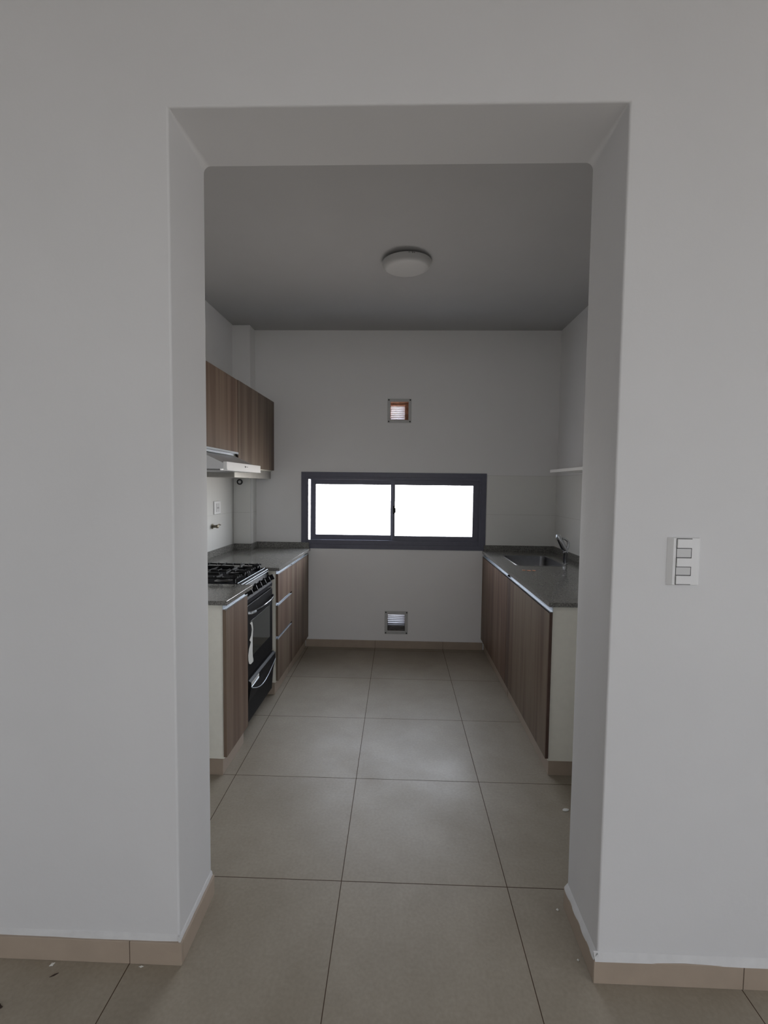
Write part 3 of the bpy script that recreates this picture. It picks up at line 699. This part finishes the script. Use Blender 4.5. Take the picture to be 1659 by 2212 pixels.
# stickers left on the doors
def ribbon(pl, wv, name, mat, par):
    m1 = MB(); f = []
    for (y, z), w_ in zip(pl, wv): f.append([(SF+0.0014, y-w_, z), (SF+0.0014, y+w_, z), (SF+0.0024, y+w_, z), (SF+0.0024, y-w_, z)])
    m1.loft(f); return m1.build(name, mat, par)
ribbon([(1.005, 0.648), (1.020, 0.630), (1.031, 0.600), (1.020, 0.570), (1.004, 0.552), (1.015, 0.535), (1.000, 0.505), (0.992, 0.470), (0.995, 0.440), (1.005, 0.418), (1.018, 0.405)],
       [0.018, 0.012, 0.008, 0.014, 0.026, 0.014, 0.030, 0.036, 0.036, 0.036, 0.022], 'torn_sticker', 'paper', d)
m1 = MB(); m1.add([(SF+0.0215, SY0+0.010, 0.3165), (SF+0.0215, SY0+0.140, 0.3175), (SF+0.0215, SY0+0.140, 0.2875), (SF+0.0215, SY0+0.010, 0.2865),
                   (SF+0.0205, SY0+0.010, 0.3165), (SF+0.0205, SY0+0.140, 0.3175), (SF+0.0205, SY0+0.140, 0.2875), (SF+0.0205, SY0+0.010, 0.2865)],
                  [(0, 1, 2, 3), (7, 6, 5, 4), (0, 4, 5, 1), (1, 5, 6, 2), (2, 6, 7, 3), (3, 7, 4, 0)])
st = m1.build('label_sticker', 'paper', t)
m1 = MB()
for i in range(3): m1.box(SF+0.0215, SF+0.0219, SY0+0.022, SY0+0.128-0.02*i, 0.3105-0.008*i, 0.3125-0.008*i)
m1.build('printed_lines', 'ink', st)

# ------------------------------------------------------------------ right side (fronts face -x)
RCF, RDF = 0.9525, 0.934
def right_unit(label, y0, y1, dy0, dy1):
    t = thing('base_cabinet', label, 'cabinet', ((XR+RCF)/2, (y0+y1)/2, 0))
    box(RCF, XR-0.008, y0, y1, 0.080, 0.700).build('cabinet_body', 'white', t, bevel=0.0008)
    m1 = MB(); m1.box(RCF, XR-0.008, y0, y0+0.018, 0.700, CT0-0.001) if y0 < 1 else m1.box(RCF, XR-0.008, y1-0.018, y1, 0.700, CT0-0.001)
    m1.box(RCF, RCF+0.018, y0+0.018, y1-0.018, 0.700, CT0-0.001)
    m1.build('front_rail', 'white', t)
    plinth(t, RCF+0.006, XR-0.008, y0+0.010, y1-0.001, 0.079)
    d = box(RDF, RCF-0.003, dy0, dy1, 0.098, 0.835).build('door', 'wood', t, bevel=0.0006)
    box(RDF+0.001, RCF-0.0035, dy0-(0.0006 if y0 < 1 else 0.008), dy0+0.0006, 0.099, 0.834).build('edge_and_seam_shade', 'woodedge' if y0 < 1 else 'scrap_and_seam', d)  # near door: dark edge; far door: seam filled dark as painted shade
    channel(RDF, RCF-0.001, dy0, dy1, 0.838, 'handle', d)
    return t
t = right_unit('wide right-hand base cabinet nearest the opening with white end panel', 0.662, 1.535, 0.650, 1.530)
t = right_unit('wide right-hand base cabinet below the sink, against the far wall', 1.537, YB-0.016, 1.5385, YB-0.003)
MB().box(RDF+0.002, RCF-0.003, 1.534, 1.5385, 0.838, 0.850).build('end_cap', 'black', t)

# right worktop with sink cut-out
KX0, KX1, KY0, KY1 = 1.050, 1.388, 1.715, 2.200
t = thing('worktop', 'long dark grey granite worktop around the sink on the right', 'worktop', (1.25, 1.55, CT0))
plate_hole([(0.930, 0.645), (XR-0.007, 0.645), (XR-0.007, YB-0.007), (0.930, YB-0.007)], rrect(KX0, KX1, KY0, KY1, 0.045), CT0, CT1).build('worktop_slab', 'granite', t, bevel=0.0010)
mb = MB(); mb.box(0.940, XR-0.018, YB-0.018, YB-0.007, CT1, CT1+0.050); mb.box(XR-0.018, XR-0.007, 0.645, YB-0.007, CT1, CT1+0.050)
mb.build('upstand', 'granite', t, bevel=0.0010)
t = thing('kitchen_sink', 'stainless steel sink bowl set into the right worktop', 'sink', ((KX0+KX1)/2, (KY0+KY1)/2, CT0))
def rl(d, z, r): return [(x, y, z) for x, y in rrect(KX0+d, KX1-d, KY0+d, KY1-d, max(0.01, r))]
m1 = MB(); m1.loft([rl(-0.010, CT1+0.0002, 0.055), rl(-0.009, CT1+0.0022, 0.054), rl(-0.002, CT1+0.0026, 0.047), rl(0.003, CT1-0.001, 0.042), rl(0.004, CT1-0.02, 0.042), rl(0.010, CT1-0.13, 0.045), rl(0.024, CT1-0.152, 0.045), rl(0.06, CT1-0.158, 0.04)], 0, False, True)
m1.build('sink_bowl', 'steel', t, smooth=True)
MB().lathe(((KX0+KX1)/2, (KY0+KY1)/2, CT1-0.1578), (0, 0, 1), [(0.040, 0), (0.042, 0.002), (0.030, 0.003), (0.028, 0.001)], 28).build('drain', 'chrome', t, smooth=True)

# tap
FX, FY = 1.424, 1.835
t = thing('kitchen_tap', 'chrome single-lever mixer tap beside the right corner of the sink', 'tap', (FX, FY, CT1))
MB().lathe((FX, FY, CT1), (0, 0, 1), [(0.021, 0.0), (0.021, 0.005), (0.0155, 0.008), (0.0145, 0.072), (0.017, 0.078), (0.018, 0.082), (0.018, 0.100), (0.013, 0.112)], 28).build('tap_body', 'chrome', t, smooth=True)
MB().tube([(FX+0.001, FY, CT1+0.098), (FX-0.016, FY+0.001, CT1+0.122), (FX-0.034, FY+0.002, CT1+0.160), (FX-0.052, FY+0.003, CT1+0.196), (FX-0.058, FY+0.003, CT1+0.207)], [0.019, 0.021, 0.020, 0.018, 0.014], 20).build('spout', 'chrome', t, smooth=True)
MB().lathe((FX-0.056, FY+0.003, CT1+0.200), (-1, 0, 0.12), [(0.008, -0.004), (0.0145, 0.0), (0.0145, 0.013), (0.011, 0.015)], 20).build('aerator', 'alu', t, smooth=True)
MB().tube([(FX+0.012, FY, CT1+0.102), (FX+0.019, FY, CT1+0.130), (FX+0.019, FY, CT1+0.155), (FX+0.010, FY, CT1+0.172), (FX-0.008, FY, CT1+0.183), (FX-0.026, FY, CT1+0.188)], [0.011, 0.012, 0.0115, 0.010, 0.009, 0.007], 14, flat=0.8).build('lever', 'chrome', t, smooth=True)
MB().cyl((FX-0.022, FY-0.004, CT1+0.078), (1, 0, 0), 0.0045, 0.012, 12).build('hose_stub', 'chrome', t)

# shelf on the right wall
t = thing('wall_shelf', 'thin white shelf on the right wall above the sink', 'shelf', (1.45, 1.5, 1.56))
box(1.346, XR-0.001, 0.95, 2.00, 1.556, 1.577).build('shelf_board', 'shelf', t, bevel=0.001)

# small orange flecks on the right worktop
for i, (dx, dy, s, a, lb) in enumerate(((-0.03, 0.006, 0.011, 0.4, 'leftmost of three orange flecks on the right worktop'), (0.0, -0.004, 0.013, 1.2, 'middle of three orange flecks in front of the sink'), (0.034, 0.0, 0.012, 2.2, 'rightmost of three orange flecks nearest the tap'))):
    cx, cy = 1.070+dx, 1.52+dy; lp = []
    for z in (0.0002, 0.0022): lp.append([(cx+s*(1+0.3*math.sin(3*q+a))*math.cos(q), cy+1.6*s*(1+0.25*math.cos(2*q+a))*math.sin(q)*0.5, CT1+z) for q in [2*math.pi*k/10 for k in range(10)]])
    o = MB().loft(lp).build('orange_fleck', 'scrap'); tag(o, lb, 'scrap', 'orange flecks on the right worktop')

# ------------------------------------------------------------------ left wall fittings
t = thing('power_outlet', 'small white socket plate on the left wall behind the stove', 'power outlet', (XL, 1.95, 1.26), left=True)
X6 = XL+0.006
pm = MB(); pm.loft([[(X6, 1.888, 1.205), (X6, 2.018, 1.205), (X6, 2.018, 1.310), (X6, 1.888, 1.310)], [(X6+0.008, 1.893, 1.209), (X6+0.008, 2.013, 1.209), (X6+0.008, 2.013, 1.306), (X6+0.008, 1.893, 1.306)]])
pm.build('cover_plate', 'plastic', t, bevel=0.001)
box(X6+0.008, X6+0.010, 1.925, 1.985, 1.225, 1.290).build('socket_module', 'plastic2', t, bevel=0.001)
m1 = MB(); 
for y in (1.945, 1.965): m1.box(X6+0.010, X6+0.0104, y-0.003, y+0.003, 1.25, 1.262)
m1.build('socket_slots', 'dark', t)
t = thing('gas_valve', 'small dull brass valve sticking out of the left wall below the socket', 'valve', (XL, 1.89, 1.118), left=True)
m1 = MB(); m1.lathe((X6, 1.870, 1.118), (1, 0, 0), [(0.020, 0), (0.020, 0.003), (0.010, 0.005), (0.010, 0.030), (0.013, 0.031), (0.013, 0.046), (0.009, 0.048)], 20)
m1.build('valve_body', 'brass', t, smooth=True)
MB().tube([(X6+0.038, 1.872, 1.128), (X6+0.040, 1.895, 1.132), (X6+0.040, 1.932, 1.124)], [0.006, 0.006, 0.004], 10, flat=0.5).build('valve_lever', 'brass', t, smooth=True)
t = thing('wall_ring', 'small dark ring fitting on the pipe column below the range hood', 'pipe fitting', (-1.158, BY0-0.006, 1.460))
m1 = MB(); m1.lathe((-1.158, BY0-0.0065, 1.460), (0, -1, 0), [(0.014, 0.0), (0.014, 0.012), (0.024, 0.012), (0.024, 0.0)], 28)
m1.build('ring', 'dark', t, smooth=True)
MB().cyl((-1.158, BY0-0.0065, 1.460), (0, -1, 0), 0.0125, 0.010, 20).build('plug', 'plastic', t)

# ------------------------------------------------------------------ crumbs on the floor
def crumb(x, y, s, mat, label, ln=1.0, ang=0.0, h=0.6):
    lp = []; ca, sa = math.cos(ang), math.sin(ang)
    for z, k in ((0.0, 0.9), (h*s*0.5, 1.0), (h*s, 0.5)):
        ring_ = []
        for i in range(8):
            q = 2*math.pi*i/8; rr = s*k*(1+0.3*math.sin(3.1*i+x*20)); px, py = rr*ln*math.cos(q), rr*math.sin(q)
            ring_.append((x+px*ca-py*sa, y+px*sa+py*ca, z+0.0002))
        lp.append(ring_)
    o = MB().loft(lp).build('plaster_crumb' if mat != 'scrap_and_seam' else 'dark_scrap', mat)
    tag(o, label, 'crumb' if mat != 'scrap_and_seam' else 'scrap')
crumb(0.957, 0.418, 0.010, 'paper', 'pale flat crumb on the floor in front of the right cabinet', 1.6, 0.3, 0.3)
crumb(0.752, -0.085, 0.0045, 'paper', 'tiny white crumb at the back end of the right jamb skirting')
crumb(0.757, -0.255, 0.0035, 'paper', 'tiny white crumb beside the middle of the right jamb skirting')
crumb(-0.828, -0.333, 0.005, 'paper', 'white plaster crumb on the floor by the left skirting', 1.3, 0.8)
crumb(-0.560, -0.328, 0.003, 'paper', 'tiny pale crumb right of the left skirting joint', 2.0, 0.1)
crumb(-0.800, -0.362, 0.0022, 'scrap_and_seam', 'thin dark sliver on the floor left of the opening', 5.0, 0.6, 0.8)
crumb(-0.890, -0.452, 0.008, 'scrap_and_seam', 'dark scrap on the floor at the left edge of the picture', 1.2, 0.2)

# ------------------------------------------------------------------ square the left-hand run to its slightly skewed wall
TH = -0.022; PV = Vector((-0.6, YB, 0))
RM = Matrix.Translation(PV) @ Matrix.Rotation(TH, 4, 'Z') @ Matrix.Translation(-PV)
for o in LEFT:
    o.matrix_basis = RM @ Matrix.Translation(o.location)
for o in bpy.data.objects:
    if '_o' in o.keys(): del o['_o']
